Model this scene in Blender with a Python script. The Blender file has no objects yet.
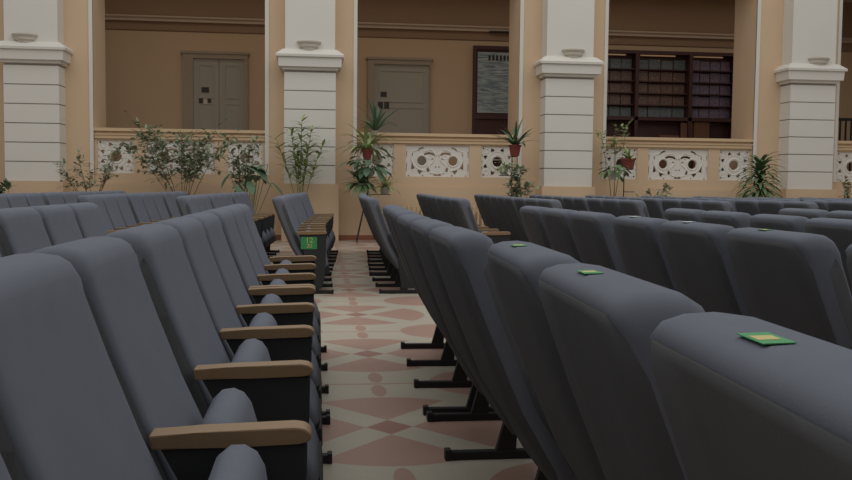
import bpy, bmesh, math, random
from mathutils import Vector, Matrix
random.seed(7)
S = bpy.context.scene
C = S.collection
# ------------------------------------------------------------------ camera
F_PX, YAW, PITCH, ROLL, CAM_H = 898.9, 0.1194, -0.0601, 0.0108, 1.013
cy, sy = math.cos(YAW), math.sin(YAW)
FW = Vector((sy*math.cos(PITCH), cy*math.cos(PITCH), math.sin(PITCH)))
R0 = Vector((cy, -sy, 0)); U0 = R0.cross(FW)
RT = R0*math.cos(ROLL) + U0*math.sin(ROLL)
UP = U0*math.cos(ROLL) - R0*math.sin(ROLL)
cd = bpy.data.cameras.new('camera'); cam = bpy.data.objects.new('camera', cd); C.objects.link(cam)
cam.matrix_world = Matrix(((RT.x, UP.x, -FW.x, 0), (RT.y, UP.y, -FW.y, 0), (RT.z, UP.z, -FW.z, CAM_H), (0, 0, 0, 1)))
cd.sensor_width = 36; cd.lens = F_PX/852*36; cd.clip_start = 0.02
S.camera = cam
# ------------------------------------------------------------------ light
w = bpy.data.worlds.new('world'); S.world = w; w.use_nodes = True
w.node_tree.nodes['Background'].inputs[0].default_value = (1.0, 0.97, 0.95, 1)
w.node_tree.nodes['Background'].inputs[1].default_value = 0.30
def area(name, loc, rot, sx, sy_, power, col=(1, 1, 1)):
    l = bpy.data.lights.new(name, 'AREA'); l.shape = 'RECTANGLE'; l.size = sx; l.size_y = sy_
    l.energy = power; l.color = col
    o = bpy.data.objects.new(name, l); o.location = loc; o.rotation_euler = rot; C.objects.link(o); return o
area('skylight', (2, 7.5, 8.5), (0, 0, 0), 18, 15, 780, (0.97, 0.98, 1.0))
area('gallery_fill', (3, 18.6, 5.3), (0, 0, 0), 16, 1.2, 28, (1.0, 0.95, 0.88))  # added fill under the ceiling to brighten the gallery; no visible fixture
S.view_settings.view_transform = 'Standard'; S.view_settings.look = 'None'
S.view_settings.exposure = 0.13; S.view_settings.gamma = 1.0; S.view_settings.use_curve_mapping = False

def at(u, v, Y):
    """point on the plane at depth Y seen at photo pixel u, v"""
    d = FW + RT*((u-426)/F_PX) + UP*((240-v)/F_PX)
    t = Y/d.y
    return Vector((d.x*t, Y, d.z*t + CAM_H))

# ------------------------------------------------------------------ materials
def s2l(c): return tuple(((x/255)/12.92 if x/255 <= 0.04045 else (((x/255)+0.055)/1.055)**2.4) for x in c)
def mat(name, rgb, rough=0.8, noise=0.06, scale=30, bump=0.0, bscale=200, metal=0.0, spec=0.5, emit=0):
    m = bpy.data.materials.new(name); m.use_nodes = True
    nt = m.node_tree; b = nt.nodes['Principled BSDF']
    col = s2l(rgb)
    tc = nt.nodes.new('ShaderNodeTexCoord')
    n = nt.nodes.new('ShaderNodeTexNoise'); n.inputs['Scale'].default_value = scale; n.inputs['Detail'].default_value = 4
    nt.links.new(tc.outputs['Object'], n.inputs['Vector'])
    mx = nt.nodes.new('ShaderNodeMix'); mx.data_type = 'RGBA'
    mx.inputs['A'].default_value = tuple(max(0, c*(1-noise)) for c in col) + (1,)
    mx.inputs['B'].default_value = tuple(min(1, c*(1+noise)) for c in col) + (1,)
    nt.links.new(n.outputs['Fac'], mx.inputs['Factor']); nt.links.new(mx.outputs['Result'], b.inputs['Base Color'])
    b.inputs['Roughness'].default_value = rough; b.inputs['Metallic'].default_value = metal
    b.inputs['Specular IOR Level'].default_value = spec
    if emit:
        b.inputs['Emission Color'].default_value = col + (1,); b.inputs['Emission Strength'].default_value = emit
    if bump:
        n2 = nt.nodes.new('ShaderNodeTexNoise'); n2.inputs['Scale'].default_value = bscale
        nt.links.new(tc.outputs['Object'], n2.inputs['Vector'])
        bp = nt.nodes.new('ShaderNodeBump'); bp.inputs['Strength'].default_value = bump; bp.inputs['Distance'].default_value = 0.002
        nt.links.new(n2.outputs['Fac'], bp.inputs['Height']); nt.links.new(bp.outputs['Normal'], b.inputs['Normal'])
    return m
M = {}
M['fabric'] = mat('slate_fabric', (108, 112, 121), 0.95, 0.08, 14, 0.15, 500, spec=0.12)
M['shell'] = mat('charcoal_fabric', (84, 84, 85), 0.9, 0.06, 18, 0.15, 400, spec=0.15)
M['panel'] = mat('dark_panel', (54, 55, 56), 0.7, 0.06, 20, spec=0.2)
M['metal'] = mat('black_metal', (38, 37, 38), 0.55, 0.05, 20, spec=0.3)
M['wood'] = mat('beech_wood', (142, 116, 86), 0.5, 0.12, 60, spec=0.35)
M['green'] = mat('sticker_green', (52, 146, 84), 0.6, 0.03, 30)
M['yellow'] = mat('sticker_yellow', (198, 184, 112), 0.6, 0.03, 30)
M['pale'] = mat('sticker_pale', (190, 200, 200), 0.6, 0.03, 30)
M['peach'] = mat('peach_plaster', (212, 185, 153), 0.9, 0.03, 1.5, spec=0.2)
M['rail'] = mat('sill_cream', (210, 182, 146), 0.8, 0.03, 2, spec=0.2)
M['white'] = mat('white_plaster', (220, 216, 206), 0.9, 0.025, 2, spec=0.2)
M['groove'] = mat('groove_grey', (150, 142, 134), 0.9, 0.03, 2, spec=0.1)
M['orn'] = mat('ornament_white', (224, 220, 210), 0.9, 0.03, 12, spec=0.2)
M['gal'] = mat('gallery_plaster', (200, 172, 138), 0.9, 0.03, 1.2, spec=0.2)
M['gal_up'] = mat('gallery_frieze', (156, 128, 102), 0.9, 0.03, 1.2, spec=0.2)
M['mold'] = mat('gallery_molding', (196, 176, 152), 0.9, 0.03, 2, spec=0.2)
M['door'] = mat('door_paint', (166, 158, 140), 0.6, 0.03, 3)
M['doorframe'] = mat('door_frame_paint', (160, 144, 122), 0.7, 0.03, 3)
M['baseb'] = mat('baseboard_brown', (150, 92, 70), 0.7, 0.05, 4)
M['cab'] = mat('cabinet_wood', (74, 42, 36), 0.55, 0.10, 20)
M['bowl'] = mat('bowl_grey', (196, 188, 172), 0.8, 0.04, 10)
M['pot_red'] = mat('pot_red', (126, 56, 48), 0.6, 0.05, 20)
M['pot_grey'] = mat('pot_grey', (168, 166, 152), 0.7, 0.05, 20)
M['stem'] = mat('stem_brown', (112, 100, 72), 0.8, 0.1, 20)
M['stemg'] = mat('stem_green', (104, 118, 74), 0.8, 0.1, 20)
M['leaf'] = mat('leaf_green', (98, 122, 82), 0.6, 0.3, 9)
M['leafd'] = mat('leaf_dark', (86, 112, 84), 0.6, 0.3, 9)
M['leafl'] = mat('leaf_light', (152, 168, 112), 0.6, 0.25, 9)
M['leafg'] = mat('leaf_grey', (140, 150, 122), 0.7, 0.3, 9)
M['soil'] = mat('soil', (60, 46, 36), 0.95, 0.2, 60)
M['dark'] = mat('dark_plate', (52, 44, 34), 0.6, 0.05, 20)
M['paper'] = mat('paper', (200, 190, 170), 0.8, 0.05, 20)
M['rad'] = mat('radiator_cream', (206, 184, 146), 0.6, 0.03, 10)
M['lamp'] = mat('lamp_tube', (255, 210, 160), 0.6, 0, 10, emit=0.08)
M['brownw'] = mat('brown_wall', (120, 84, 62), 0.9, 0.04, 2)

def stripes(name, cols, sy_, sx_, seed=0.0):
    """printed pages: coloured blocks in rows, procedural"""
    m = bpy.data.materials.new(name); m.use_nodes = True; nt = m.node_tree; b = nt.nodes['Principled BSDF']
    tc = nt.nodes.new('ShaderNodeTexCoord'); mp = nt.nodes.new('ShaderNodeMapping')
    mp.inputs['Scale'].default_value = (sx_, 1, sy_); mp.inputs['Location'].default_value = (seed, 0, seed)
    nt.links.new(tc.outputs['Object'], mp.inputs['Vector'])
    n = nt.nodes.new('ShaderNodeTexNoise'); n.inputs['Scale'].default_value = 1.0; n.inputs['Detail'].default_value = 3
    nt.links.new(mp.outputs['Vector'], n.inputs['Vector'])
    r = nt.nodes.new('ShaderNodeValToRGB'); el = r.color_ramp.elements
    el[0].position = 0.3; el[1].position = 0.7
    el[0].color = s2l(cols[0])+(1,); el[1].color = s2l(cols[-1])+(1,)
    for i, c in enumerate(cols[1:-1]):
        e = el.new(0.3+0.4*(i+1)/(len(cols)-1)); e.color = s2l(c)+(1,)
    nt.links.new(n.outputs['Fac'], r.inputs['Fac']); nt.links.new(r.outputs['Color'], b.inputs['Base Color'])
    b.inputs['Roughness'].default_value = 0.5
    return m
M['poster'] = stripes('poster_print', [(96, 112, 116), (176, 186, 180), (110, 130, 134), (206, 204, 192)], 13, 1.6)
M['photo_a'] = stripes('photo_print_warm', [(70, 56, 54), (150, 112, 92), (100, 84, 80), (190, 160, 136)], 16, 22, 3)
M['photo_b'] = stripes('photo_print_cool', [(84, 84, 100), (140, 138, 156), (140, 100, 114), (116, 120, 140)], 14, 18, 8)
M['photo_c'] = stripes('photo_print_teal', [(70, 88, 86), (130, 140, 134), (96, 106, 110), (160, 144, 130)], 18, 20, 5)

class NB:
    """tiny expression builder on math nodes"""
    def __init__(s, nt): s.nt = nt
    def op(s, o, a, b=None, c=None):
        n = s.nt.nodes.new('ShaderNodeMath'); n.operation = o
        for i, x in enumerate((a, b, c)):
            if x is None: continue
            if isinstance(x, (int, float)): n.inputs[i].default_value = x
            else: s.nt.links.new(x, n.inputs[i])
        return n.outputs[0]
def floor_material():
    m = bpy.data.materials.new('terrazzo_floor'); m.use_nodes = True; nt = m.node_tree; b = nt.nodes['Principled BSDF']
    tc = nt.nodes.new('ShaderNodeTexCoord'); sp = nt.nodes.new('ShaderNodeSeparateXYZ')
    nt.links.new(tc.outputs['Object'], sp.inputs[0]); e = NB(nt).op
    PX, PY = 1.16, 1.65
    def cell(v, off, per): return e('SUBTRACT', e('FLOORED_MODULO', e('ADD', v, -off+per/2+per*40), per), per/2)
    X, Y = sp.outputs[0], sp.outputs[1]
    x, y = cell(X, 0.30, PX), cell(Y, 3.715, PY)
    x2, y2 = cell(X, 0.30+PX/2, PX), cell(Y, 3.715+PY/2, PY)
    def ell(a, b_, ra, rb):
        q = e('ADD', e('POWER', e('ABSOLUTE', e('DIVIDE', a, ra)), 2.0), e('POWER', e('ABSOLUTE', e('DIVIDE', b_, rb)), 2.0))
        return e('LESS_THAN', q, 1.0)
    circ = ell(x, y, 0.53, 0.53)
    xs, ys = e('DIVIDE', x, 0.098), e('DIVIDE', y, 0.112)
    s1 = e('LESS_THAN', e('ABSOLUTE', e('ADD', xs, ys)), 1.0); s2 = e('LESS_THAN', e('ABSOLUTE', e('SUBTRACT', xs, ys)), 1.0)
    both = e('MULTIPLY', s1, s2); xor = e('SUBTRACT', e('ADD', s1, s2), e('MULTIPLY', both, 2.0))
    p1 = e('MULTIPLY', circ, e('SUBTRACT', 1.0, xor))
    c2 = ell(x2, y2, 0.31, 0.31)
    ym = e('SUBTRACT', e('ABSOLUTE', y2), 0.15)
    el = ell(x, ym, 0.038, 0.125)
    ln = e('MULTIPLY', e('LESS_THAN', e('ABSOLUTE', y2), 0.012), e('LESS_THAN', e('ABSOLUTE', x), 0.27))
    pink = e('MAXIMUM', e('MAXIMUM', p1, c2), e('MAXIMUM', el, ln))
    n = nt.nodes.new('ShaderNodeTexNoise'); n.inputs['Scale'].default_value = 2.2; n.inputs['Detail'].default_value = 5
    nt.links.new(tc.outputs['Object'], n.inputs['Vector'])
    n3 = nt.nodes.new('ShaderNodeTexNoise'); n3.inputs['Scale'].default_value = 90; n3.inputs['Detail'].default_value = 2
    nt.links.new(tc.outputs['Object'], n3.inputs['Vector'])
    mx = nt.nodes.new('ShaderNodeMix'); mx.data_type = 'RGBA'
    mx.inputs['A'].default_value = s2l(FLOOR_CREAM)+(1,); mx.inputs['B'].default_value = s2l(FLOOR_PINK)+(1,)
    nt.links.new(pink, mx.inputs['Factor'])
    m2 = nt.nodes.new('ShaderNodeMix'); m2.data_type = 'RGBA'; m2.inputs['B'].default_value = s2l(FLOOR_RED)+(1,)
    nt.links.new(mx.outputs['Result'], m2.inputs['A']); nt.links.new(e('MULTIPLY', both, 0.7), m2.inputs['Factor'])
    m3 = nt.nodes.new('ShaderNodeMix'); m3.data_type = 'RGBA'; m3.blend_type = 'MULTIPLY'; m3.inputs['Factor'].default_value = 1.0
    vv = e('ADD', e('MULTIPLY', n.outputs['Fac'], 0.22), e('ADD', e('MULTIPLY', n3.outputs['Fac'], 0.25), 0.765))
    cb = nt.nodes.new('ShaderNodeCombineColor')
    for i in range(3): nt.links.new(vv, cb.inputs[i])
    nt.links.new(m2.outputs['Result'], m3.inputs['A']); nt.links.new(cb.outputs[0], m3.inputs['B'])
    nt.links.new(m3.outputs['Result'], b.inputs['Base Color'])
    b.inputs['Roughness'].default_value = 0.42; b.inputs['Specular IOR Level'].default_value = 0.35
    return m
FLOOR_CREAM, FLOOR_PINK, FLOOR_RED = (172, 165, 148), (160, 130, 115), (140, 100, 88)

# ------------------------------------------------------------------ mesh helpers
def link(name, bm, mats, parent=None, smooth=False):
    me = bpy.data.meshes.new(name)
    bmesh.ops.recalc_face_normals(bm, faces=bm.faces)
    bm.to_mesh(me); bm.free()
    for m in (mats if isinstance(mats, (list, tuple)) else [mats]): me.materials.append(m)
    if smooth:
        for p in me.polygons: p.use_smooth = True
    o = bpy.data.objects.new(name, me); C.objects.link(o)
    if parent is not None: o.parent = parent
    return o
def box(bm, x0, x1, y0, y1, z0, z1, mi=0, bev=0):
    r = bmesh.ops.create_cube(bm, size=1); vs = r['verts']
    for v in vs: v.co = Vector(((x0+x1)/2+v.co.x*(x1-x0), (y0+y1)/2+v.co.y*(y1-y0), (z0+z1)/2+v.co.z*(z1-z0)))
    fs = set(f for v in vs for f in v.link_faces)
    for f in fs: f.material_index = mi
    if bev:
        es = set(ed for v in vs for ed in v.link_edges)
        rr = bmesh.ops.bevel(bm, geom=list(es), offset=bev, segments=2, affect='EDGES', profile=0.5)
        for f in rr['faces']: f.material_index = mi
def prism(bm, poly, y0, y1, mi=0, bev=0, seg=2):
    """xz polygon pushed along y"""
    a = [bm.verts.new((x, y0, z)) for x, z in poly]; b = [bm.verts.new((x, y1, z)) for x, z in poly]
    n = len(poly); fs = [bm.faces.new(a), bm.faces.new(b[::-1])]
    for i in range(n): fs.append(bm.faces.new((a[i], b[i], b[(i+1) % n], a[(i+1) % n])))
    for f in fs: f.material_index = mi
    if bev:
        es = set(ed for f in fs for ed in f.edges)
        rr = bmesh.ops.bevel(bm, geom=list(es), offset=bev, segments=seg, affect='EDGES', profile=0.5)
        for f in rr['faces']: f.material_index = mi
def tube(bm, pts, r, seg=6, r1=None, mi=0):
    rings = []
    n = len(pts)
    for i, p in enumerate(pts):
        p = Vector(p)
        d = (Vector(pts[min(i+1, n-1)]) - Vector(pts[max(i-1, 0)])).normalized()
        a = d.orthogonal().normalized() if i == 0 else (a - d*a.dot(d)).normalized()
        c = d.cross(a)
        rr = r if r1 is None else r+(r1-r)*i/(n-1)
        rings.append([bm.verts.new(p + (a*math.cos(t)+c*math.sin(t))*rr) for t in [2*math.pi*k/seg for k in range(seg)]])
    for i in range(n-1):
        for k in range(seg):
            f = bm.faces.new((rings[i][k], rings[i][(k+1) % seg], rings[i+1][(k+1) % seg], rings[i+1][k])); f.material_index = mi
    bm.faces.new(rings[0][::-1]).material_index = mi; bm.faces.new(rings[-1]).material_index = mi
def lathe(bm, prof, loc=(0, 0, 0), seg=20, mi=0):
    lx, ly, lz = loc; rings = []
    for r, z in prof:
        rings.append([bm.verts.new((lx+max(r, 1e-4)*math.cos(2*math.pi*k/seg), ly+max(r, 1e-4)*math.sin(2*math.pi*k/seg), lz+z)) for k in range(seg)])
    for i in range(len(prof)-1):
        for k in range(seg):
            bm.faces.new((rings[i][k], rings[i][(k+1) % seg], rings[i+1][(k+1) % seg], rings[i+1][k])).material_index = mi
    bm.faces.new(rings[0][::-1]).material_index = mi; bm.faces.new(rings[-1]).material_index = mi
def tag(o, label=None, cat=None, group=None, kind=None):
    if label: o['label'] = label
    if cat: o['category'] = cat
    if group: o['group'] = group
    if kind: o['kind'] = kind
    return o
def thing(name, label, cat, loc=(0, 0, 0), group=None, rz=0):
    o = bpy.data.objects.new(name, None); o.empty_display_size = 0.1; C.objects.link(o); o.location = loc; o.rotation_euler = (0, 0, rz)
    return tag(o, label, cat, group)
def struct(name, bm, m):
    return tag(link(name, bm, m), kind='structure')
ORD = ['zeroth', 'first', 'second', 'third', 'fourth', 'fifth', 'sixth', 'seventh', 'eighth', 'ninth', 'tenth', 'eleventh', 'twelfth', 'thirteenth', 'fourteenth', 'fifteenth']

# ------------------------------------------------------------------ hall
DP, DW, TH, YB = 16.25, 16.64, 0.95, 20.0        # pillar face, wall face, wall thickness, gallery back wall
GZ = 1.0                                          # gallery floor
XL, XR = -11.0, 15.2
bm = bmesh.new(); box(bm, XL, XR, -3, DW, -0.1, 0); struct('floor', bm, floor_material())
OPEN = [(-8.65, -5.65), (-3.97, -0.968), (0.693, 3.717), (5.415, 8.364), (10.10, 13.1)]
OT = 5.0
bm = bmesh.new()
box(bm, XL, XR, DW, DW+TH, 0, GZ)                # socle under the gallery
edges = [XL] + [v for o in OPEN for v in o] + [XR]
for i in range(0, len(edges), 2): box(bm, edges[i], edges[i+1], DW, DW+TH, GZ, 5.6)
for a, b in OPEN: box(bm, a, b, DW, DW+TH, OT, 5.6)
struct('wall_back', bm, M['peach'])
bm = bmesh.new()
for i in range(0, len(edges), 2):
    pass
box(bm, XL, XR, DW-0.02, DW, 0, 0.09); struct('baseboard_back', bm, M['baseb'])
# white strips around the openings
for a, b in OPEN:
    bm = bmesh.new()
    for x0, x1 in ((a-0.065, a), (b, b+0.07)): box(bm, x0, x1, DW-0.015, DW+0.02, 1.17, OT+0.07)
    box(bm, a, b, DW-0.015, DW+0.02, OT, OT+0.07)
    struct('trim_%d' % (OPEN.index((a, b))+1), bm, M['white'])
# gallery shell
bm = bmesh.new(); box(bm, XL, XR, YB, YB+0.2, GZ, 4.25); struct('wall_gallery', bm, M['gal'])
bm = bmesh.new(); box(bm, XL, XR, YB, YB+0.2, 4.25, 5.4); struct('wall_gallery_upper', bm, M['gal_up'])
bm = bmesh.new(); box(bm, XL, XR, YB-0.07, YB, 4.455, 4.53); box(bm, XL, XR, YB-0.11, YB, 4.53, 4.565); struct('trim_10', bm, M['mold'])
bm = bmesh.new(); box(bm, XL, XR, YB-0.025, YB, 4.27, 4.30); struct('trim_11', bm, M['gal_up'])
bm = bmesh.new(); box(bm, XL, XR, DW+TH, YB, GZ-0.2, GZ); struct('floor_gallery', bm, M['brownw'])
bm = bmesh.new(); box(bm, XL, XR, DW+TH, YB+0.2, 5.4, 5.6); struct('ceiling', bm, M['white'])
bm = bmesh.new(); box(bm, XL-0.2, XL, DW+TH, YB, GZ, 5.4); struct('wall_left', bm, M['gal'])
bm = bmesh.new(); box(bm, XR, XR+0.2, DW+TH, YB, GZ, 5.4); struct('wall_right', bm, M['gal'])

# ------------------------------------------------------------------ pillars
PIL = [(-4.90, 'far left pillar, left of the left opening'), (-0.156, 'pillar straight ahead of the aisle between two openings'), (4.585, 'pillar between the notice board opening and the photo showcase opening'), (9.34, 'rightmost pillar, right of the photo showcase opening')]
for i, (px, desc) in enumerate(PIL):
    t = thing('pillar', 'white grooved rectangular ' + desc, 'pillar', (px, DP, 0), 'white pillars along the gallery')
    h = 0.455; d = DW-DP
    bm = bmesh.new(); box(bm, -h-0.045, h+0.06, -0.04, d, 0, 1.03); link('plinth', bm, M['peach'], t)
    bm = bmesh.new()
    g = 0.33; zs = [1.03+g*k for k in range(7)]
    for k in range(6):
        box(bm, -h, h, 0, d, zs[k]+(0.009 if k else 0), zs[k+1]-0.009)
    link('shaft', bm, M['white'], t)
    bm = bmesh.new(); box(bm, -h+0.012, h-0.012, 0.012, d, 1.03, 3.1); link('groove_backing', bm, M['groove'], t)
    bm = bmesh.new()
    prof = [(0, 3.035), (-0.035, 3.045), (-0.045, 3.085), (-0.095, 3.095), (-0.105, 3.255), (-0.14, 3.265), (-0.145, 3.305), (-0.03, 3.40), (0, 3.41)]
    # cornice: stacked slabs following the profile on three sides
    for (o0, z0), (o1, z1) in zip(prof[:-1], prof[1:]):
        if z1 - z0 < 1e-4: continue
        a = [(-h+o0, o0, z0), (h-o0, o0, z0), (h-o0, d, z0), (-h+o0, d, z0)]
        b = [(-h+o1, o1, z1), (h-o1, o1, z1), (h-o1, d, z1), (-h+o1, d, z1)]
        va = [bm.verts.new(p) for p in a]; vb = [bm.verts.new(p) for p in b]
        bm.faces.new(va[::-1]); bm.faces.new(vb)
        for k in range(4): bm.faces.new((va[k], va[(k+1) % 4], vb[(k+1) % 4], vb[k]))
    link('cornice', bm, M['white'], t)
    bm = bmesh.new(); box(bm, -h+0.015, h-0.015, 0.02, d, 3.40, 5.6); link('upper_shaft', bm, M['white'], t)
# bowl sconces
BW = [(25, 37, 'leftmost small plaster bowl sconce on the far left pillar'), (309, 44, 'small plaster bowl sconce on the pillar facing the aisle'), (573, 52, 'small plaster bowl sconce on the pillar left of the showcase opening'), (818, 60, 'rightmost small plaster bowl sconce on the right pillar')]
for u, v, lab in BW:
    p = at(u, v+6.5, DP+0.02)
    bm = bmesh.new()
    prof = [(0.10, -0.02), (0.12, 0.0), (0.13, 0.035), (0.17, 0.06), (0.175, 0.10), (0.215, 0.135), (0.215, 0.155), (0.19, 0.155), (0.15, 0.10)]
    lathe(bm, prof, (0, 0, 0), 28)
    for vt in bm.verts:
        vt.co.y *= 0.75
        if vt.co.y > 0: vt.co.y = 0
    o = link('wall_sconce', bm, M['bowl']); o.location = p; tag(o, lab, 'sconce', 'bowl sconces on the pillars')

# ------------------------------------------------------------------ balustrades with pierced panels
def plate(name, w, h, holes, m, parent, loc, thick=0.05):
    cu = bpy.data.curves.new(name, 'CURVE'); cu.dimensions = '2D'; cu.fill_mode = 'BOTH'; cu.extrude = thick/2
    def spl(pts):
        s = cu.splines.new('POLY'); s.points.add(len(pts)-1); s.use_cyclic_u = True
        for i, (x, y) in enumerate(pts): s.points[i].co = (x, y, 0, 1)
    spl([(0, 0), (w, 0), (w, h), (0, h)])
    for hp in holes: spl(hp)
    tmp = bpy.data.objects.new('tmp', cu)
    me = bpy.data.meshes.new_from_object(tmp); bpy.data.objects.remove(tmp); 
    for v in me.vertices: v.co = (v.co.x, -v.co.z, v.co.y)
    me.materials.clear(); me.materials.append(m)
    o = bpy.data.objects.new(name, me); C.objects.link(o); o.parent = parent; o.location = loc
    return o
def circ(cx, cy_, rx, ry=None, n=18):
    ry = ry or rx
    return [(cx+rx*math.cos(2*math.pi*k/n), cy_+ry*math.sin(2*math.pi*k/n)) for k in range(n)]
def heart(cx, cy_, s, ang=0):
    pts = [(0, -1), (0.9, 0.2), (0.75, 0.85), (0.3, 0.9), (0, 0.45), (-0.3, 0.9), (-0.75, 0.85), (-0.9, 0.2)]
    ca, sa = math.cos(ang), math.sin(ang)
    return [(cx+s*(x*ca-y*sa), cy_+s*(x*sa+y*ca)) for x, y in pts]
def arc_band(cx, cy_, r0, r1, a0, a1, n=8):
    o = [(cx+r1*math.cos(a0+(a1-a0)*k/n), cy_+r1*math.sin(a0+(a1-a0)*k/n)) for k in range(n+1)]
    i = [(cx+r0*math.cos(a0+(a1-a0)*k/n), cy_+r0*math.sin(a0+(a1-a0)*k/n)) for k in range(n, -1, -1)]
    return o+i
def wide_holes(w, h):
    H = []
    for s in (0, 1):
        def X(x): return x*w if not s else (1-x)*w
        H.append(circ(X(0.256), 0.50*h, 0.072*w))
        def ab(cx, cy_, r0, r1, a0, a1):
            pts = arc_band(cx*w, cy_*h, r0*w, r1*w, a0, a1)
            H.append(pts if not s else [(w-x, y) for x, y in pts])
        ab(0.37, 0.44, 0.13, 0.165, math.radians(42), math.radians(122))
        ab(0.30, 0.63, 0.13, 0.155, math.radians(96), math.radians(140))
        H.append(heart(X(0.225), 0.15*h, 0.042*w)); H.append(heart(X(0.355), 0.21*h, 0.038*w, (0.5 if s else -0.5)))
        H.append(circ(X(0.475), 0.31*h, 0.013*w, n=8)); H.append(circ(X(0.42), 0.56*h, 0.02*w, 0.012*w, n=8))
        H.append([(X(0.085), 0.22*h), (X(0.145), 0.26*h), (X(0.10), 0.50*h)])
        H.append(circ(X(0.10), 0.70*h, 0.018*w, 0.03*w, n=8))
        H.append([(X(0.012), 0.18*h), (X(0.022), 0.18*h), (X(0.022), 0.42*h), (X(0.012), 0.42*h)])
        H.append([(X(0.012), 0.62*h), (X(0.022), 0.62*h), (X(0.022), 0.8*h), (X(0.012), 0.8*h)])
        H.append(circ(X(0.05), 0.03*h, 0.014*w, 0.010*w, n=8)); H.append(circ(X(0.27), 0.035*h, 0.014*w, 0.010*w, n=8))
    H.append([(0.44*w, 0.03*h), (0.56*w, 0.03*h), (0.535*w, 0.11*h), (0.5*w, 0.06*h), (0.465*w, 0.11*h)])
    return H
def square_holes(w, h, big=0.15):
    H = [circ(0.5*w, 0.5*h, big*w)]
    for k in range(8):
        a = math.pi/8+k*math.pi/4
        H.append(heart(0.5*w+0.40*w*math.cos(a), 0.5*h+0.40*h*math.sin(a), 0.066*w, a-math.pi/2+math.pi))
    for k in range(4):
        a = math.pi/4+k*math.pi/2
        H.append(circ(0.5*w+0.60*w*math.cos(a), 0.5*h+0.60*h*math.sin(a), 0.028*w, n=8))
    for k in (0.30, 0.5, 0.70):
        H.append(circ(0.035*w, k*h, 0.012*w, 0.05*h, n=8)); H.append(circ(0.965*w, k*h, 0.012*w, 0.05*h, n=8))
    return H
def relief(w, h, wide, parent, loc):
    bm = bmesh.new()
    def ring(cx, cy_, r, t_=0.012, a0=0, a1=2*math.pi, n=20):
        tube(bm, [(cx+r*math.cos(a0+(a1-a0)*k/n), 0, cy_+r*math.sin(a0+(a1-a0)*k/n)) for k in range(n+1)], t_, 6)
    if wide:
        for s in (1, -1):
            X = lambda x: (0.5+s*(x-0.5))*w
            ring(X(0.256), 0.50*h, 0.088*w, 0.013)
            pts = [(0.30, 0.80), (0.40, 0.86), (0.47, 0.70), (0.44, 0.48), (0.36, 0.34), (0.40, 0.12), (0.47, 0.10)]
            tube(bm, [(X(x), 0, y*h) for x, y in pts], 0.014, 6)
            pts = [(0.20, 0.86), (0.10, 0.78), (0.085, 0.55), (0.14, 0.33), (0.20, 0.24), (0.30, 0.18)]
            tube(bm, [(X(x), 0, y*h) for x, y in pts], 0.013, 6)
            ring(X(0.385), 0.62*h, 0.03*w, 0.009)
    else:
        ring(0.5*w, 0.5*h, 0.19*w, 0.013); ring(0.5*w, 0.5*h, 0.30*w, 0.009)
        for k in range(4):
            a = math.pi/4+k*math.pi/2; ring(0.5*w+0.48*w*math.cos(a), 0.5*h+0.48*h*math.sin(a), 0.07*w, 0.009)
    o = link('relief', bm, M['orn'], parent); o.location = loc
BLAB = {0: 'peach balustrade beyond the left edge pillar', 1: 'peach balustrade with pierced white panels below the left door opening', 2: 'peach balustrade with pierced white panels in the middle opening', 3: 'peach balustrade with pierced white panels below the photo showcase', 4: 'peach balustrade at the far right edge behind the last pillar'}
for i, (a, b) in enumerate(OPEN):
    t = thing('balustrade', BLAB[i], 'balustrade', (a, DW+0.05, GZ), 'pierced balustrades of the gallery')
    W = b-a; dz = 0.26
    sw, cw, pier = 0.63, 1.2, 0.225
    rem = (W-2*sw-cw-2*pier)/2
    z0, z1 = 0.185, 0.775
    bm = bmesh.new()
    box(bm, 0, W, 0, dz, 0, z0); 
    xs = [(0, rem), (rem+sw, rem+sw+pier), (W-rem-sw-pier, W-rem-sw), (W-rem, W)]
    for x0, x1 in xs: box(bm, x0, x1, 0, dz, z0, z1)
    box(bm, 0, W, 0.0, dz, z1, 0.80)
    link('balustrade_frame', bm, M['peach'], t)
    bm = bmesh.new()
    box(bm, 0, W, -0.03, dz, 0.80, 0.86); box(bm, 0, W, -0.045, dz+0.02, 0.86, 0.885); box(bm, 0, W, -0.02, dz+0.02, 0.885, 0.93); box(bm, 0, W, -0.07, dz+0.05, 0.93, 0.985)
    link('handrail', bm, M['rail'], t)
    hh = z1-z0
    q_ = plate('pierced_panel', sw, hh, square_holes(sw, hh, 0.15), M['orn'], t, (rem, 0.06, z0)); relief(sw, hh, False, q_, (0, -0.025, 0))
    q_ = plate('pierced_panel', cw, hh, wide_holes(cw, hh), M['orn'], t, (rem+sw+pier, 0.06, z0)); relief(cw, hh, True, q_, (0, -0.025, 0))
    q_ = plate('pierced_panel', sw, hh, square_holes(sw, hh, 0.15), M['orn'], t, (W-rem-sw, 0.06, z0)); relief(sw, hh, False, q_, (0, -0.025, 0))

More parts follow.
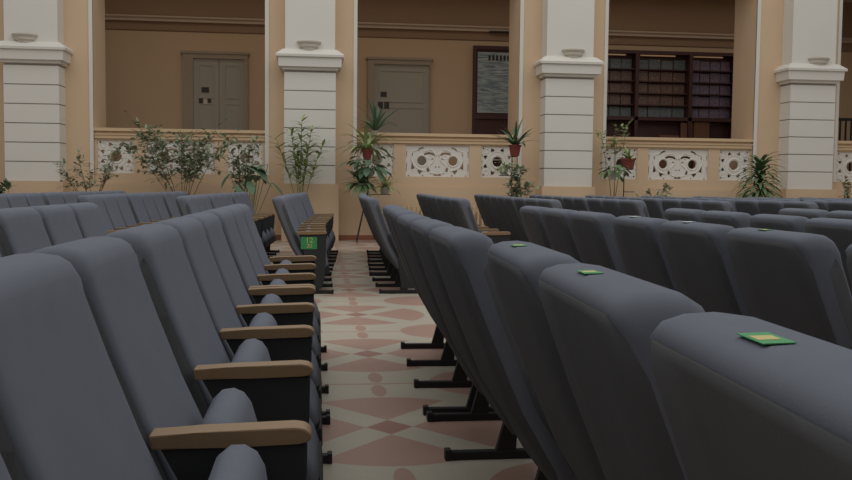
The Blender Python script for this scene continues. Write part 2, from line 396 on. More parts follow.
# ------------------------------------------------------------------ gallery doors
def gdoor(n, u0, u1, vt, single, signs):
    a = at(u0, vt, YB).x; b = at(u1, vt, YB).x; zt = at((u0+u1)/2, vt, YB).z
    t = bpy.data.objects.new('door_%d' % n, None); C.objects.link(t); t.location = (a, YB, GZ); t['kind'] = 'structure'
    W = b-a; H = zt-GZ; fr = 0.17 if not single else 0.09
    bm = bmesh.new()
    box(bm, 0, fr+0.05, -0.08, 0, 0, H-0.13); box(bm, W-fr*0.4, W, -0.08, 0, 0, H-0.13); box(bm, 0, W, -0.08, 0, H-0.13, H-0.03); box(bm, -0.04, W+0.04, -0.1, 0, H-0.03, H+0.02)
    link('door_frame', bm, M['doorframe'], t)
    x0, x1 = fr+0.05, W-fr*0.4; xm = (x0+x1)/2
    for (p, q) in (((x0, xm-0.006), (xm+0.006, x1)) if not single else ((x0, x1),)):
        bm = bmesh.new(); box(bm, p, q, -0.035, 0, 0, H-0.13)
        for za, zb in ((0.15, 0.95), (1.05, 1.75), (1.85, H-0.25)):
            m_ = 0.10
            for args in ((p+m_, q-m_, za, za+0.03), (p+m_, q-m_, zb-0.03, zb), (p+m_, p+m_+0.03, za+0.03, zb-0.03), (q-m_-0.03, q-m_, za+0.03, zb-0.03)):
                box(bm, args[0], args[1], -0.048, -0.035, args[2], args[3])
        lf = link('door_leaf', bm, M['door'], t)
        bm = bmesh.new(); lathe(bm, [(0.012, 0), (0.012, 0.04), (0.025, 0.05), (0.025, 0.075), (0.01, 0.085)], seg=12)
        k = link('door_knob', bm, M['dark'], lf); k.rotation_euler = (math.pi/2, 0, 0); k.location = (q-0.07 if p == x0 else p+0.07, -0.035, 1.0)
    for (u, v, su, sv, mt, nm) in signs:
        c = at(u, v, YB); w2, h2 = su/45/2, sv/45/2
        bm = bmesh.new(); box(bm, c.x-a-w2, c.x-a+w2, -0.05, -0.036, c.z-GZ-h2, c.z-GZ+h2)
        link(nm, bm, M[mt], t)
gdoor(1, 183, 248, 53, False, [(205.5, 90, 7, 5, 'dark', 'door_plate'), (201, 101, 3.6, 5, 'dark', 'door_notice'), (206, 101.5, 3.5, 5, 'paper', 'door_notice'), (209.5, 101, 3.5, 4, 'dark', 'door_notice')])
gdoor(2, 368, 431, 59, True, [(383.5, 94.5, 6, 5, 'dark', 'door_plate'), (380.3, 105.3, 5, 6.5, 'dark', 'door_notice'), (386.5, 105.3, 5, 6.5, 'dark', 'door_notice')])

# notice board in the middle opening
a = at(473, 46, YB); b = at(530, 46, YB)
t = thing('notice_board', 'tall dark-framed notice board with blue-grey poster in the middle opening', 'notice board', (a.x, YB, GZ))
W = b.x-a.x; H = a.z-GZ
bm = bmesh.new(); box(bm, 0, W, -0.06, 0, 0.35, H); link('board', bm, M['cab'], t)
bm = bmesh.new()
for args in ((0, 0.06, 0.35, H), (W-0.06, W, 0.35, H), (0.06, W-0.06, H-0.08, H), (0.06, W-0.06, 0.35, 0.42), (0.06, W-0.06, 1.52, 1.60)): box(bm, args[0], args[1], -0.1, -0.06, args[2], args[3])
link('frame', bm, M['cab'], t)
bm = bmesh.new(); box(bm, 0.10, W-0.09, -0.075, -0.06, 1.66, H-0.14); ps = link('poster', bm, M['poster'], t)
rr = random.Random(4)
for k in range(7):
    bm = bmesh.new(); x = 0.34+k*0.085; box(bm, x, x+0.05, -0.082, -0.075, H-0.32, H-0.20); link('letter_card', bm, M['dark'], ps)
bm = bmesh.new(); box(bm, 0.36, W-0.05, -0.10, 0, H+0.30, H+0.335); o = link('picture_rail', bm, M['dark'], None); o.location = (a.x, YB, GZ)
tag(o, 'thin dark bar on the gallery wall above the notice board', 'bar')
bm = bmesh.new(); box(bm, 0.42, 0.75, -0.09, -0.06, 0.60, 0.63); link('ledge', bm, M['paper'], t)

# photo showcase in the right opening
a = at(596, 52, YB); b = at(731.5, 54, YB)
t = thing('display_cabinet', 'long dark wooden showcase of photographs on shelves in the right opening', 'cabinet', (a.x, YB, GZ))
W = b.x-a.x; H = a.z-GZ+0.02
ZL = at(660, 117, YB-0.3).z-GZ
dv = [0, at(632.5, 90, YB).x-a.x, at(685.5, 90, YB).x-a.x, W]
bm = bmesh.new(); box(bm, 0, W, -0.04, 0, 0.05, H); link('back_board', bm, M['cab'], t)
bm = bmesh.new()
box(bm, 0, W, -0.30, -0.04, H-0.07, H); box(bm, 0, W, -0.30, -0.04, ZL-0.08, ZL); box(bm, 0, W, -0.30, -0.04, 0.05, 0.13)
for x in dv: box(bm, max(0, x-0.04), min(W, x+0.04), -0.30, -0.04, 0.13, H-0.07)
link('carcass', bm, M['cab'], t)
pm = ['photo_a', 'photo_c', 'photo_b']
for c_ in range(3):
    x0, x1 = dv[c_]+0.05, dv[c_+1]-0.05
    bm = bmesh.new(); box(bm, x0+0.05, x0+(x1-x0)*0.75, -0.2, -0.17, H-0.105, H-0.08); link('cabinet_lamp', bm, M['lamp'], t)
    rows = 5; zz = ZL; st = (H-0.14-ZL)/rows
    for r_ in range(rows):
        if r_:
            bm = bmesh.new(); box(bm, x0-0.02, x1+0.02, -0.22, -0.04, zz+r_*st-0.012, zz+r_*st+0.012); link('shelf', bm, M['cab'], t)
        n = max(2, int((x1-x0)/0.24)); sw = (x1-x0)/n
        for k in range(n):
            bm = bmesh.new(); hgt = st*rr.uniform(0.74, 0.86)
            px = x0+k*sw+0.01; box(bm, px, px+sw*rr.uniform(0.90, 0.98), -0.075, -0.055, zz+r_*st+0.02, zz+r_*st+0.02+hgt)
            mt = 'photo_a' if (c_ < 2 and r_ in (1, 2, 3)) else ('photo_c' if c_ < 2 else 'photo_b')
            link('framed_photo', bm, M[mt], t)
for k, (u0, u1, v0, v1) in enumerate([(680, 692, 123, 138), (693, 709, 122, 138), (659, 678, 135.5, 139)]):
    p = at(u0, v1, YB-0.2); q = at(u1, v0, YB-0.2)
    bm = bmesh.new(); box(bm, p.x-a.x, q.x-a.x, -0.24, -0.18, 0.13, q.z-GZ, bev=0.006); link('leaning_panel', bm, M['brownw'], t)
# right edge: dark railing inside the last opening
p = at(839, 118, 18.6); q = at(875, 118, 18.6)
t = thing('metal_railing', 'black metal railing inside the opening at the right edge', 'railing', (p.x, 18.6, GZ))
W = q.x-p.x; zt = p.z-GZ
bm = bmesh.new(); box(bm, 0, W, -0.03, 0.03, zt-0.06, zt); box(bm, 0, W, -0.02, 0.02, 0.15, 0.2); link('rail', bm, M['metal'], t)
for k in range(7):
    bm = bmesh.new(); x = 0.02+k*(W-0.06)/6; box(bm, x, x+0.03, -0.015, 0.015, 0 if k in (0, 6) else 0.2, zt-0.06); link('baluster', bm, M['metal'], t)

# radiator on the socle wall
p = at(381, 206, DW-0.12); q = at(485, 225, DW-0.12)
n = 24
t = thing('radiator', 'cream ribbed cast-iron radiator against the wall behind the far seats', 'radiator', (p.x, DW-0.16, 0))
W = q.x-p.x; zt = 0.64
bm = bmesh.new()
for k in range(n): box(bm, k*W/n, k*W/n+W/n*0.42, -0.05, 0.06, 0.08, zt, bev=0.012)
link('ribs', bm, M['rad'], t)
bm = bmesh.new(); box(bm, 0, W, -0.02, 0.03, 0.54, 0.58); box(bm, 0, W, -0.02, 0.03, 0.14, 0.18); link('pipes', bm, M['rad'], t)
bm = bmesh.new()
for x in (0.03, W-0.06): box(bm, x, x+0.03, -0.03, 0.04, 0, 0.09)
link('feet', bm, M['rad'], t)

# ------------------------------------------------------------------ theatre seats
OX = 0.14     # arm tip sits 0.14 ahead of the seat's origin
BACK = [(-0.135, 0.235), (-0.165, 0.33), (-0.222, 0.44), (-0.288, 0.587), (-0.341, 0.725), (-0.378, 0.83), (-0.385, 0.860), (-0.396, 0.882), (-0.415, 0.894), (-0.445, 0.898), (-0.475, 0.896), (-0.496, 0.889), (-0.505, 0.877), (-0.500, 0.862), (-0.484, 0.82), (-0.437, 0.694), (-0.374, 0.54), (-0.331, 0.44), (-0.262, 0.33), (-0.205, 0.235), (-0.17, 0.215)]
def back_mesh():
    """profile lofted across the width with rounded top corners and soft side edges"""
    bm = bmesh.new(); hw = 0.243
    sl = [(-hw, 0.022, 0.044), (-hw+0.003, 0.014, 0.032), (-hw+0.009, 0.006, 0.019), (-hw+0.018, 0.002, 0.009), (-hw+0.034, 0.0, 0.002), (-hw+0.055, 0, 0)]
    sl = sl + [(-y, a, b) for y, a, b in sl[::-1]]
    cx = sum(p[0] for p in BACK)/len(BACK)
    rings = []
    # centreline x at height z
    def mid(z): 
        return -0.17 + (-0.445+0.17)*min(1, max(0, (z-0.235)/(0.87-0.235)))
    for y, ins, drop in sl:
        ring = []
        for x, z in BACK:
            m_ = mid(z); k = 1-min(0.9, ins/0.055)
            zz = z-drop*max(0, (z-0.70)/0.21)**1.5
            zz = zz+ins*0.6*max(0, (0.33-z)/0.12)
            ring.append(bm.verts.new((mid(zz)+(x-m_)*k+OX, y, zz)))
        rings.append(ring)
    n = len(BACK)
    for i in range(len(rings)-1):
        for k in range(n): bm.faces.new((rings[i][k], rings[i][(k+1) % n], rings[i+1][(k+1) % n], rings[i+1][k]))
    bm.faces.new(rings[0]); bm.faces.new(rings[-1][::-1])
    return bm
def rearx(z):
    P_ = [(-0.507, 0.880), (-0.496, 0.84), (-0.443, 0.694), (-0.380, 0.54), (-0.337, 0.44), (-0.268, 0.33), (-0.205, 0.22)]
    for (x1, z1), (x0, z0) in zip(P_[:-1], P_[1:]):
        if z >= z0: return x0+(x1-x0)*(z-z0)/(z1-z0)
    return P_[-1][0]
def shell_mesh():
    bm = bmesh.new(); hw = 0.247; zs = [0.22, 0.235, 0.28, 0.33, 0.44, 0.54, 0.694, 0.80, 0.84, 0.856, 0.870]
    grid = []
    for s, off in ((0, -0.004), (1, 0.010)):
        rows = []
        for z in zs:
            wz = hw - (0.03*max(0, (z-0.82)/0.052)**2) - (0.03*max(0, (0.26-z)/0.04)**2) - (0.010 if s == 0 else 0)
            rows.append([bm.verts.new((rearx(z)+off+(0.008 if (j in (0, 6) and s == 0) else 0)+(0.088*min(1, (0.895-z)/0.06) if (j in (0, 6) and s == 1) else 0)+OX, wz*t_, z)) for j, t_ in enumerate((-1, -0.96, -0.5, 0, 0.5, 0.96, 1))])
        grid.append(rows)
    for rows in grid:
        for i in range(len(zs)-1):
            for j in range(6): bm.faces.new((rows[i][j], rows[i][j+1], rows[i+1][j+1], rows[i+1][j]))
    A, B = grid
    for i in range(len(zs)-1):
        for j in (0, 6): bm.faces.new((A[i][j], A[i+1][j], B[i+1][j], B[i][j]))
    for i in (0, len(zs)-1):
        for j in range(6): bm.faces.new((A[i][j], A[i][j+1], B[i][j+1], B[i][j]))
    return bm
PAD = [(-0.217, 0.525), (-0.213, 0.552), (-0.195, 0.570), (-0.172, 0.573), (-0.150, 0.563), (-0.134, 0.540), (-0.113, 0.46), (-0.070, 0.40), (-0.025, 0.355), (0.002, 0.31), (0.016, 0.265), (0.002, 0.235), (-0.03, 0.225), (-0.09, 0.225), (-0.125, 0.26), (-0.178, 0.40)]
def pad_mesh(PADP, hw, y_in=0.03):
    bm = bmesh.new(); rings = []
    cx = sum(p[0] for p in PADP)/len(PADP); cz = sum(p[1] for p in PADP)/len(PADP)
    sl = [(-hw, 0.66), (-hw+0.006, 0.80), (-hw+0.02, 0.90), (-hw+0.045, 0.97), (-hw+0.08, 1.0), (hw-0.08, 1.0), (hw-0.045, 0.97), (hw-0.02, 0.90), (hw-0.006, 0.80), (hw, 0.66)]
    for y, k in sl:
        # shrink toward the pad's own mid plane and soften the top corners
        ring = []
        for x, z in PADP:
            m_ = -0.155+(0.56-z)*0.33
            ring.append(bm.verts.new((m_+(x-m_)*k+OX, y, z-(1-k)*0.16*max(0, (z-0.40)/0.17)+(1-k)*0.05*(z < 0.3))))
        rings.append(ring)
    n = len(PADP)
    for i in range(len(rings)-1):
        for k in range(n): bm.faces.new((rings[i][k], rings[i][(k+1) % n], rings[i+1][(k+1) % n], rings[i+1][k]))
    bm.faces.new(rings[0]); bm.faces.new(rings[-1][::-1])
    return bm
def arm_mesh():
    bm = bmesh.new(); t0 = 0.587
    poly = [(-0.276, 0.551), (-0.281, t0-0.010), (-0.2, t0-0.006), (-0.03, t0), (-0.012, t0-0.003), (-0.002, t0-0.011), (0.0, t0-0.020), (-0.008, t0-0.029), (-0.022, 0.557), (-0.15, 0.553)]
    prism(bm, [(x+OX, z) for x, z in poly], -0.027, 0.027, bev=0.004, seg=2)
    return bm
def panel_mesh():
    bm = bmesh.new()
    poly = [(-0.266, 0.556), (-0.008, 0.556), (-0.010, 0.45), (-0.030, 0.30), (-0.062, 0.16), (-0.118, 0.16), (-0.135, 0.24), (-0.165, 0.34), (-0.21, 0.45)]
    prism(bm, [(x+OX, z) for x, z in poly], -0.017, 0.017, bev=0.004, seg=1)
    return bm
def end_panel_mesh():
    bm = bmesh.new()
    poly = [(-0.262, 0.556), (-0.008, 0.556), (-0.010, 0.30), (-0.020, 0.15), (-0.05, 0.05), (-0.17, 0.05), (-0.20, 0.24), (-0.20, 0.34), (-0.225, 0.45)]
    prism(bm, [(x+OX, z) for x, z in poly], -0.018, 0.018, bev=0.004, seg=1)
    return bm
def foot_mesh():
    bm = bmesh.new()
    box(bm, -0.336+OX, 0.058+OX, -0.017, 0.017, 0, 0.032, bev=0.004)
    box(bm, -0.342+OX, -0.318+OX, -0.021, 0.021, 0, 0.040, bev=0.003)
    box(bm, 0.045+OX, 0.063+OX, -0.021, 0.021, 0, 0.038, bev=0.003)
    prism(bm, [(-0.15+OX, 0.03), (-0.075+OX, 0.03), (-0.068+OX, 0.17), (-0.112+OX, 0.17)], -0.014, 0.014)
    return bm
def board_mesh():
    bm = bmesh.new()
    prism(bm, [(-0.10+OX, 0.19), (0.016+OX, 0.175), (0.026+OX, 0.20), (0.020+OX, 0.258), (0.00+OX, 0.24), (-0.09+OX, 0.235)], -0.205, 0.205, bev=0.005, seg=1)
    return bm
proto = {}
def tmpmesh(name, bm, m, smooth):
    o = link(name, bm, m, None, smooth); me = o.data; bpy.data.objects.remove(o); return me
for nm, fn, m, sm in (('backrest', back_mesh(), M['fabric'], True), ('back_panel', shell_mesh(), M['shell'], True), 
                      ('seat', pad_mesh(PAD, 0.215), M['fabric'], True), ('seat_board', board_mesh(), M['panel'], False), ('armrest', arm_mesh(), M['wood'], False), ('side_panel', panel_mesh(), M['panel'], False), ('end_panel', end_panel_mesh(), M['panel'], False), ('foot', foot_mesh(), M['metal'], False)):
    proto[nm] = tmpmesh(nm, fn, m, sm)
def sticker_mesh(kind):
    bm = bmesh.new()
    if kind == 'green':
        box(bm, -0.013, 0.013, -0.024, 0.024, 0, 0.0008, 0)
        box(bm, -0.010, 0.008, -0.010, 0.008, 0.0008, 0.0012, 1)
        return bm, [M['green'], M['yellow']]
    box(bm, -0.017, 0.017, -0.024, 0.024, 0, 0.0015, 0); return bm, [M['pale']]
for k in ('green', 'pale'):
    bm, ms = sticker_mesh(k); proto['st_'+k] = tmpmesh('number_sticker', bm, ms, False)
seat_count = 0
LATCH = []
def child(nm, mesh, parent, loc=(0, 0, 0), rot=(0, 0, 0)):
    o = bpy.data.objects.new(nm, mesh); C.objects.link(o); o.parent = parent; o.location = loc; o.rotation_euler = rot; return o
def seat(tipx, yc, pitch, label, far_arm=False, rz=0.0, sticker=None, group='slate-blue theatre seats', near_arm=True, endp=False, fdx=0.0, slim=1.0):
    global seat_count
    seat_count += 1
    ca, sa = math.cos(rz), math.sin(rz)
    t = thing('theatre_seat', label, 'theatre seat', (tipx-OX*ca, yc-OX*sa, 0), group, rz)
    sc = pitch/0.545*slim
    for nm in ('backrest', 'back_panel', 'seat'):
        o = child(nm, proto[nm], t); o.scale = (1, sc, 1)
        if nm == 'seat': child('seat_board', proto['seat_board'], o)
    ys = ([-pitch/2] if near_arm else []) + ([pitch/2] if far_arm else [])
    for y in ys:
        off = 0.0
        child('armrest', proto['armrest'], t, (0, y, 0)); child('side_panel', proto['end_panel' if (endp and y < 0) else 'side_panel'], t, (0, y, 0)); child('foot', proto['foot'], t, (fdx, y, 0))
    if sticker:
        child('number_sticker', proto['st_'+sticker], t, (-0.468+OX, 0.03, 0.8975), (0, math.radians(-2), 0))
    return t
def unit(tipx, sup, rowname, k0, rz=0.0, fa=True, fdx=0.0, dx=None, stick=None, colour='slate-blue'):
    """one bank of seats; sup = support positions, nearest last; returns the next ordinal"""
    k = k0; sup = sorted(sup, reverse=True)
    for i in range(len(sup)-1):
        y1, y0 = sup[i], sup[i+1]; pitch = y1-y0
        yc = (y0+y1)/2; x = tipx - (yc-(sup[0]+sup[-1])/2)*math.tan(rz)
        st = (stick or {}).get(k)
        lab = '%s seat%s, %s from cross gap, %s' % (colour if not st else 'blue-grey', ' with %s sticker' % st if st else '', ORD[k], rowname)
        if len(sup) - 1 == 0: continue
        so = seat(x, yc, pitch, lab, far_arm=(i == 0 and fa), rz=rz, sticker=st, fdx=fdx, slim=(0.925 if ' right ' in rowname else 1.0))
        if y1 == 1.60:
            for ch in so.children:
                if ch.name.startswith('seat'): ch.rotation_euler = (0, math.radians(7), 0); ch.location = (-0.008, 0, 0.012)
        k += 1
    return k
RN = lambda side, n, blk: ('%s block, %s row %s of aisle' % (blk, ORD[n], side))
# near block
def bank(tip, units, side, n, blk, **kw):
    k = 1
    for u_ in units:
        sup, off = u_[0], u_[1]; rz = u_[2] if len(u_) > 2 else 0
        k = unit(tip+off, sup, RN(side, n, blk), k, rz, fa=(sup[0] != 2.065), fdx=(-min(off, 0.04) if side == 'right' and n == 1 else 0.0), **kw)
bank(-0.01, [([5.44, 4.90, 4.36, 3.865], 0), ([3.79, 3.25, 2.72, 2.165], 0), ([2.065, 1.60, 1.07, 0.53], 0)], 'left', 1, 'near')
bank(0.81, [([5.52, 4.976, 4.434, 3.896], 0.06, -0.03), ([3.80, 3.25, 2.70, 2.15], 0.02), ([1.97, 1.41, 0.87, 0.34], 0.026, -0.045)], 'right', 1, 'near', stick={7: 'green', 8: 'green', 9: 'green'})
bank(1.745, [([5.55, 5.0, 4.44, 3.89], 0.0), ([3.76, 3.23, 2.69, 2.15], 0), ([2.06, 1.52, 0.98], 0)], 'right', 2, 'near', stick={4: 'pale', 5: 'pale', 6: 'green'})
bank(2.55, [([5.22, 4.70, 4.20], 0.0), ([3.66, 4.14, 3.12], 0), ([3.05, 2.5, 1.96], 0)], 'right', 3, 'near')
bank(3.42, [([5.50, 4.95, 4.41, 3.87], 0.0)], 'right', 4, 'near')
bank(-0.88, [([5.48, 4.92, 4.36, 3.80], 0), ([3.70, 3.16, 2.62], 0)], 'left', 2, 'near')
# far block: straight bank, then two banks that swing slightly away to the right
FAR = [([10.03, 9.48, 8.93, 8.38], 0, 0), ([11.77, 11.22, 10.67, 10.12], 0.04, -0.04), ([13.51, 12.96, 12.41, 11.86], 0.12, -0.04)]
def far_row(tip, side, n, jit=0.0):
    """ordinals count from the cross gap, so the nearest seat is the first"""
    k = 1
    for sup, off, rz in FAR:
        ss = sorted(sup)
        ymid = (ss[0]+ss[-1])/2
        for i in range(3):
            y0, y1 = ss[i]+jit, ss[i+1]+jit; yc = (y0+y1)/2
            lab = 'slate-blue seat, %s from the cross gap, %s' % (ORD[k], RN(side, n, 'far'))
            o = seat(tip+off-(yc-ymid-jit)*math.tan(rz), yc, y1-y0, lab, far_arm=(i == 2), rz=rz, endp=(k == 1), fdx=(-0.04 if side == 'right' and n == 1 else 0.0))
            if side == 'left' and n == 1 and k == 1: LATCH.append(o)
            k += 1
for n in range(4): far_row(0.080-0.87*n, 'left', n+1, 0.0)
for n in range(10): far_row(0.950+0.87*n, 'right', n+1, (0, 0.03, -0.05, 0.04, 0, -0.04, 0.05, 0, 0.03, 0)[n])
# row plate on the end panel and the little pale tag
def text_bm(bm_parent, body, size, mats, name, parent, loc, rot):
    cu = bpy.data.curves.new('txt', 'FONT'); cu.body = body; cu.size = size; cu.extrude = 0.0008; cu.align_x = 'CENTER'; cu.align_y = 'CENTER'
    tmp = bpy.data.objects.new('tmp', cu); me = bpy.data.meshes.new_from_object(tmp); bpy.data.objects.remove(tmp)
    me.materials.clear(); me.materials.append(mats)
    o = bpy.data.objects.new(name, me); C.objects.link(o); o.parent = parent; o.location = loc; o.rotation_euler = rot
    return o
t = LATCH[0]
t['label'] = 'slate-blue seat with green number 12 plate on its end panel, far block left of aisle'
yy = -0.55/2-0.017
bm = bmesh.new(); box(bm, -0.240+OX, -0.092+OX, yy-0.003, yy, 0.418, 0.530); pl = link('row_plate', bm, M['green'], t)
text_bm(None, '12', 0.072, M['yellow'], 'row_number', pl, (-0.163+OX, yy-0.004, 0.498), (math.pi/2, 0, 0))
text_bm(None, '20', 0.052, M['yellow'], 'row_number', pl, (-0.163+OX, yy-0.004, 0.446), (math.pi/2, 0, 0))
bm = bmesh.new(); box(bm, -0.195+OX, -0.155+OX, yy-0.004, yy-0.001, 0.065, 0.14); link('pale_tape', bm, M['paper'], t)

# ------------------------------------------------------------------ plants
def leaf(bm, base, d, L, W, droop=0.3, fold=0.15, seg=4, mi=0, up=None):
    """one leaf blade: tapered, arching strip folded along its midrib, with thickness"""
    d = Vector(d).normalized(); side = d.cross(Vector((0, 0, 1)))
    if side.length < 0.05: side = Vector((1, 0, 0))
    side.normalize(); p = Vector(base); prev = None
    step = L/seg
    for i in range(seg+1):
        t_ = i/seg; wd = W*0.5*(math.sin(math.pi*min(1, 0.12+t_*0.88))**0.7 if t_ < 1 else 0.02)
        nrm = side.cross(d).normalized()
        a = bm.verts.new(p+side*wd+nrm*fold*wd); m_ = bm.verts.new(p); b = bm.verts.new(p-side*wd+nrm*fold*wd)
        if prev:
            for q in ((prev[0], a, m_, prev[1]), (prev[1], m_, b, prev[2])):
                f = bm.faces.new(q); f.material_index = mi; f.smooth = True
        prev = (a, m_, b)
        p = p+d*step; d = (d+Vector((0, 0, -droop/seg*(1+t_*1.5)))).normalized()
def rdir(rg, elev0, elev1, az=None):
    az = rg.uniform(0, 2*math.pi) if az is None else az; el = rg.uniform(elev0, elev1)
    return Vector((math.cos(az)*math.cos(el), math.sin(az)*math.cos(el), math.sin(el)))
def linkleaf(bm, m, parent):
    me = bpy.data.meshes.new('foliage'); bm.to_mesh(me); bm.free(); me.materials.append(m)
    o = bpy.data.objects.new('foliage', me); C.objects.link(o); o.parent = parent; return o
def pot(t, r, h, m, z=0, name='pot'):
    bm = bmesh.new(); lathe(bm, [(r*0.7, 0), (r*0.95, h*0.82), (r*1.05, h*0.82), (r*1.08, h), (r*0.95, h), (r*0.92, h*0.88)], (0, 0, z), 20)
    pt = link(name, bm, m, t, False)
    bm = bmesh.new(); lathe(bm, [(r*0.9, h*0.84), (r*0.9, h*0.87)], (0, 0, z), 16); link('soil', bm, M['soil'], pt)
    return pt
def spider(loc, label, r, L, W, n, m, seed, potm='pot_red', pr=0.09, ph=0.15, el=(0.3, 1.35), droop=1.2, name='spider_plant', cat='potted plant'):
    rg = random.Random(seed); t = thing(name, label, cat, loc)
    if potm: pot(t, pr, ph, M[potm])
    bm = bmesh.new()
    for k in range(n):
        d = rdir(rg, *el); leaf(bm, (rg.uniform(-.02, .02), rg.uniform(-.02, .02), (ph*0.9 if potm else 0)), d, L*rg.uniform(0.65, 1.1), W, droop*rg.uniform(0.5, 1.2), seg=6)
    linkleaf(bm, m, t); return t
def bush(loc, label, height, spread, nst, nlv, lw, ll, m, seed, name='bushy_plant', base_clear=0.3, potsize=(0.14, 0.22), stem='stem', flat=0.5, lean=0.0, droop=0.3, gap=0.25):
    """woody stems fan out of a pot; side twigs carry small leaves"""
    rg = random.Random(seed); t = thing(name, label, 'potted plant', loc)
    pot(t, potsize[0], potsize[1], M['pot_grey'])
    sb = bmesh.new(); lb = bmesh.new(); z0 = potsize[1]*0.85
    for s in range(nst):
        az = 2*math.pi*s/nst+rg.uniform(-0.3, 0.3); k = rg.uniform(0.35, 1.0)
        end = Vector((math.cos(az)*spread*k+lean, math.sin(az)*spread*k*flat, height*rg.uniform(0.72, 1.0)))
        pts = []
        for i in range(7):
            q = i/6; b = Vector((end.x*q**1.5, end.y*q**1.5, z0+(end.z-z0)*q))
            pts.append(b+Vector((rg.uniform(-.015, .015), rg.uniform(-.015, .015), 0)))
        tube(sb, pts, 0.009, 5, 0.003)
        for j in range(nlv):
            q = base_clear+(1-base_clear)*rg.random(); i = min(5, int(q*6)); f = q*6-i
            b = pts[i].lerp(pts[i+1], f); d = rdir(rg, -0.2, 0.8)
            tl = rg.uniform(0.04, gap); e = b+d*tl
            tube(sb, [b, e], 0.003, 4, 0.0015)
            for w_ in range(3):
                dd = (d+rdir(rg, -0.6, 0.5)*0.9).normalized()
                leaf(lb, b.lerp(e, (w_+1)/3), dd, ll*rg.uniform(0.7, 1.15), lw*rg.uniform(0.7, 1.1), droop, seg=3)
    link('stems', sb, M[stem], t); linkleaf(lb, m, t); return t
YP = 15.75
def fl(u, Y=YP): 
    p = at(u, 200, Y); return (p.x, Y, 0)
sc_ = 57.0
# far left dark plant
bush(fl(-4), 'dark-leaved potted plant at the left edge beside the far left pillar', 1.12, 0.35, 7, 9, 0.07, 0.13, M['leafd'], 3, gap=0.1, base_clear=0.6)
bush(fl(92), 'sparse twiggy potted shrub right of the far left pillar', 1.62, 0.62, 9, 13, 0.05, 0.09, M['leafg'], 11, base_clear=0.6, gap=0.2)
bush(fl(183), 'large bushy grey-green potted shrub below the left door', 2.0, 0.95, 12, 40, 0.06, 0.10, M['leafg'], 12, base_clear=0.64, gap=0.40)
bush(fl(243), 'climbing potted plant rising beside the left end of the left balustrade, right of the bush', 2.0, 0.30, 6, 24, 0.055, 0.10, M['leafg'], 14, base_clear=0.5, gap=0.12)
# broad leaves
t = thing('broadleaf_plant', 'low plant with big drooping dark leaves left of the aisle pillar', 'potted plant', fl(250, 15.5)); rg = random.Random(5)
pot(t, 0.13, 0.22, M['pot_grey'])
sb = bmesh.new(); lb = bmesh.new()
for k in range(14):
    d = rdir(rg, 1.15, 1.5); e = Vector((0, 0, 0.2))+d*rg.uniform(0.85, 1.2); tube(sb, [(0, 0, 0.18), e], 0.006, 5)
    leaf(lb, e, rdir(rg, -0.9, 0.0), rg.uniform(0.28, 0.38), 0.15, 0.5, seg=4)
link('stems', sb, M['stemg'], t); linkleaf(lb, M['leafd'], t)
# cane plant with lance leaves in front of the aisle pillar
t = thing('cane_plant', 'slender cane plant with narrow light green leaves in front of the aisle pillar', 'potted plant', fl(300)); rg = random.Random(21)
pot(t, 0.14, 0.24, M['pot_grey']); sb = bmesh.new(); lb = bmesh.new()
for s, (dx_, h_) in enumerate([(-0.42, 1.80), (-0.16, 1.98), (0.03, 2.12), (0.20, 1.98), (0.40, 1.72), (-0.04, 1.66), (0.12, 1.6)]):
    pts = [Vector((dx_*0.35*q+dx_*0.65*q*q, rg.uniform(-.03, .03), 0.2+(h_-0.2)*q)) for q in [i/7 for i in range(8)]]
    tube(sb, pts, 0.007, 5, 0.004)
    for j in range(40):
        q = 0.56+0.44*(j/39); i = min(6, int(q*7)); b = pts[i].lerp(pts[i+1], q*7-i) if i < 7 else pts[-1]
        az = j*2.4+s; d = Vector((math.cos(az), math.sin(az)*0.6, rg.uniform(0.0, 0.7)))
        leaf(lb, b, d, rg.uniform(0.16, 0.27), 0.05, 0.4, seg=3)
link('canes', sb, M['stemg'], t); linkleaf(lb, M['leafl'], t)
# plant stand right of the aisle pillar, tiered
def stand(u, label, tiers, Y, splay=0.34, top=1.75):
    x, y, _ = fl(u, Y); t = thing('plant_stand', label, 'plant stand', (x, y, 0))
    for k in range(3):
        a = math.pi/2+k*2*math.pi/3+0.5
        bm = bmesh.new(); tube(bm, [(math.cos(a)*splay, math.sin(a)*splay, 0), (math.cos(a)*0.03, 0.14+math.sin(a)*0.03, 0.86)], 0.008, 6); link('leg', bm, M['metal'], t)
    bm = bmesh.new(); tube(bm, [(0, 0.14, 0.8), (0, 0.14, top)], 0.010, 8); link('pole', bm, M['metal'], t)
    for (dx_, dy_, z, r) in tiers:
        bm = bmesh.new(); lathe(bm, [(r, -0.012), (r, 0)], (dx_, dy_, z), 16)
        tube(bm, [(0, 0.14, z-0.008), (dx_, dy_, z-0.008)], 0.006, 6)
        link('tray', bm, M['metal'], t)
    return t
YS = 15.9
c = fl(368, YS)
stand(368, 'thin metal tripod plant stand right of the aisle pillar', [(-0.02, 0, 1.47, 0.07), (0.02, 0.0, 1.16, 0.11), (-0.12, -0.05, 0.92, 0.1), (0.3, 0, 0.86, 0.1)], YS, 0.40, 1.9)
spider((c[0]-0.02, YS, 1.475), 'spider plant in a red pot on top of the aisle-side stand', 0, 0.66, 0.06, 44, M['leafl'], 31, 'pot_red', 0.095, 0.17, (0.2, 1.2), 1.3)
t = spider((c[0]+0.12, YS+0.12, 1.90), 'upright dark strappy plant above the red-potted spider plant on the stand', 0, 0.62, 0.05, 26, M['leafd'], 32, 'pot_grey', 0.06, 0.08, (0.5, 1.4), 0.7)
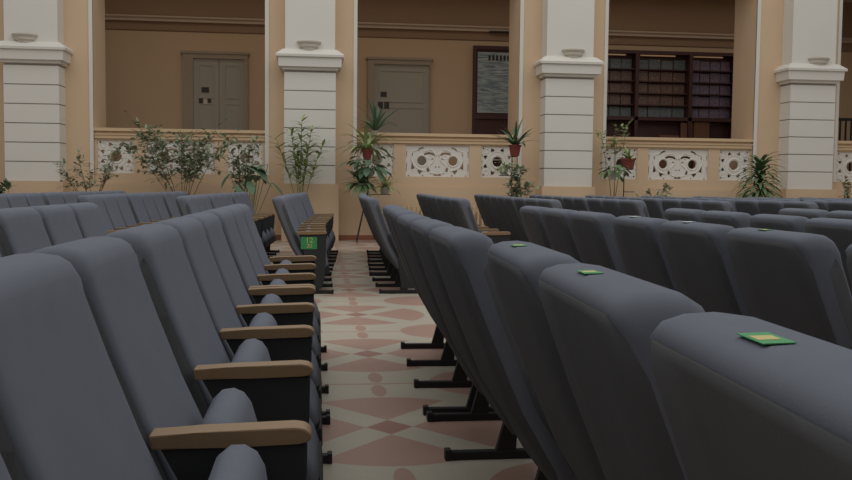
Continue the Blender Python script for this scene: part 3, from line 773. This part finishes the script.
def broad(loc, label, n, L, W, m, seed, el, R=0.25, potm='pot_grey'):
    rg = random.Random(seed); t = thing('broadleaf_plant', label, 'potted plant', loc); pot(t, 0.085, 0.13, M[potm])
    sb = bmesh.new(); lb = bmesh.new()
    for k in range(n):
        d = rdir(rg, *el); e = Vector((0, 0, 0.12))+d*R*rg.uniform(0.4, 1.1); tube(sb, [(0, 0, 0.1), e], 0.004, 4)
        leaf(lb, e, (d+Vector((0, 0, -0.7))).normalized(), L*rg.uniform(0.7, 1.1), W, 0.6, seg=4)
    link('stems', sb, M['stemg'], t); linkleaf(lb, m, t); return t
broad((c[0]+0.02, YS, 1.165), 'drooping broad-leaved plant in a grey pot on the middle tier of the stand', 30, 0.24, 0.12, M['leafd'], 41, (-0.1, 0.9), 0.36)
spider((c[0]-0.12, YS-0.05, 0.925), 'dense dark leafy plant on the lower tier of the aisle-side stand', 0, 0.42, 0.06, 90, M['leaf'], 33, 'pot_grey', 0.09, 0.12, (-0.3, 1.3), 0.9, name='leafy_plant')
spider((c[0]+0.3, YS, 0.865), 'small light green spider plant low on the right of the stand', 0, 0.36, 0.03, 50, M['leafl'], 34, 'pot_grey', 0.09, 0.12, (0.0, 1.2), 1.1)
# second stand, middle opening right side
c = fl(513, YS)
stand(513, 'thin plant stand left of the pillar in the middle of the wall', [(0.0, 0, 1.56, 0.07), (-0.18, 0, 1.22, 0.09), (0.08, -0.02, 0.9, 0.1)], YS, 0.3, 1.56)
spider((c[0]+0.02, YS, 1.565), 'spiky strappy plant in a red pot, left of the middle wall pillar', 0, 0.56, 0.05, 30, M['leafd'], 35, 'pot_red', 0.11, 0.20, (0.35, 1.35), 0.7)
broad((c[0]-0.18, YS, 1.225), 'small pale trailing plant below the spiky red-potted plant', 20, 0.12, 0.05, M['leafl'], 42, (-0.1, 0.9), 0.2)
bush((c[0]-0.02, YS-0.45, 0), 'bushy climbing plant below the spiky red-potted plant', 1.40, 0.30, 6, 20, 0.06, 0.11, M['leafg'], 43, base_clear=0.5, gap=0.14)
# third group, left of the showcase opening
c = fl(624, YS)
stand(626, 'thin plant stand below the left end of the photo showcase', [(0.03, 0, 1.36, 0.08), (0.05, 0, 0.95, 0.1)], YS, 0.3, 1.36)
spider((c[0]+0.07, YS, 1.365), 'short plant in a red pot below the left end of the showcase', 0, 0.30, 0.04, 26, M['leafl'], 36, 'pot_red', 0.125, 0.19, (0.2, 1.3), 0.8)
bush((c[0]-0.08, YS+0.35, 0), 'tall airy shrub rising in front of the left end of the showcase', 2.3, 0.34, 4, 14, 0.05, 0.085, M['leafl'], 44, base_clear=0.78, gap=0.14)
broad((c[0]-0.24, YS-0.05, 1.16), 'broad-leaved plant left of the red pot under the showcase', 24, 0.19, 0.09, M['leaf'], 45, (-0.3, 0.9), 0.30)
bush(fl(657, 15.9), 'small low shrub below the wide pierced panel under the showcase', 1.12, 0.42, 6, 14, 0.05, 0.09, M['leafg'], 46, base_clear=0.5, gap=0.12)
# dracaena by the right pillar
t = thing('dracaena', 'bushy dracaena with long arching leaves left of the rightmost pillar', 'potted plant', fl(759)); rg = random.Random(51)
pot(t, 0.16, 0.28, M['pot_grey']); sb = bmesh.new(); lb = bmesh.new(); tube(sb, [(0, 0, 0.22), (0.02, 0, 1.0), (0.0, 0, 1.45)], 0.018, 8)
for k in range(130):
    z = 0.75+0.70*(k/130); az = k*2.39996; e_ = 0.2+0.9*(k/130)**2
    leaf(lb, (0, 0, z), (math.cos(az)*math.cos(e_), math.sin(az)*math.cos(e_), math.sin(e_)), rg.uniform(0.42, 0.62)*(1-0.15*k/130), 0.075, 1.15, seg=6)
link('trunk', sb, M['stem'], t); linkleaf(lb, M['leaf'], t)
bush(fl(846), 'small plant at the right edge beside the rightmost pillar', 1.30, 0.15, 4, 8, 0.06, 0.10, M['leafg'], 47, base_clear=0.6, gap=0.1)
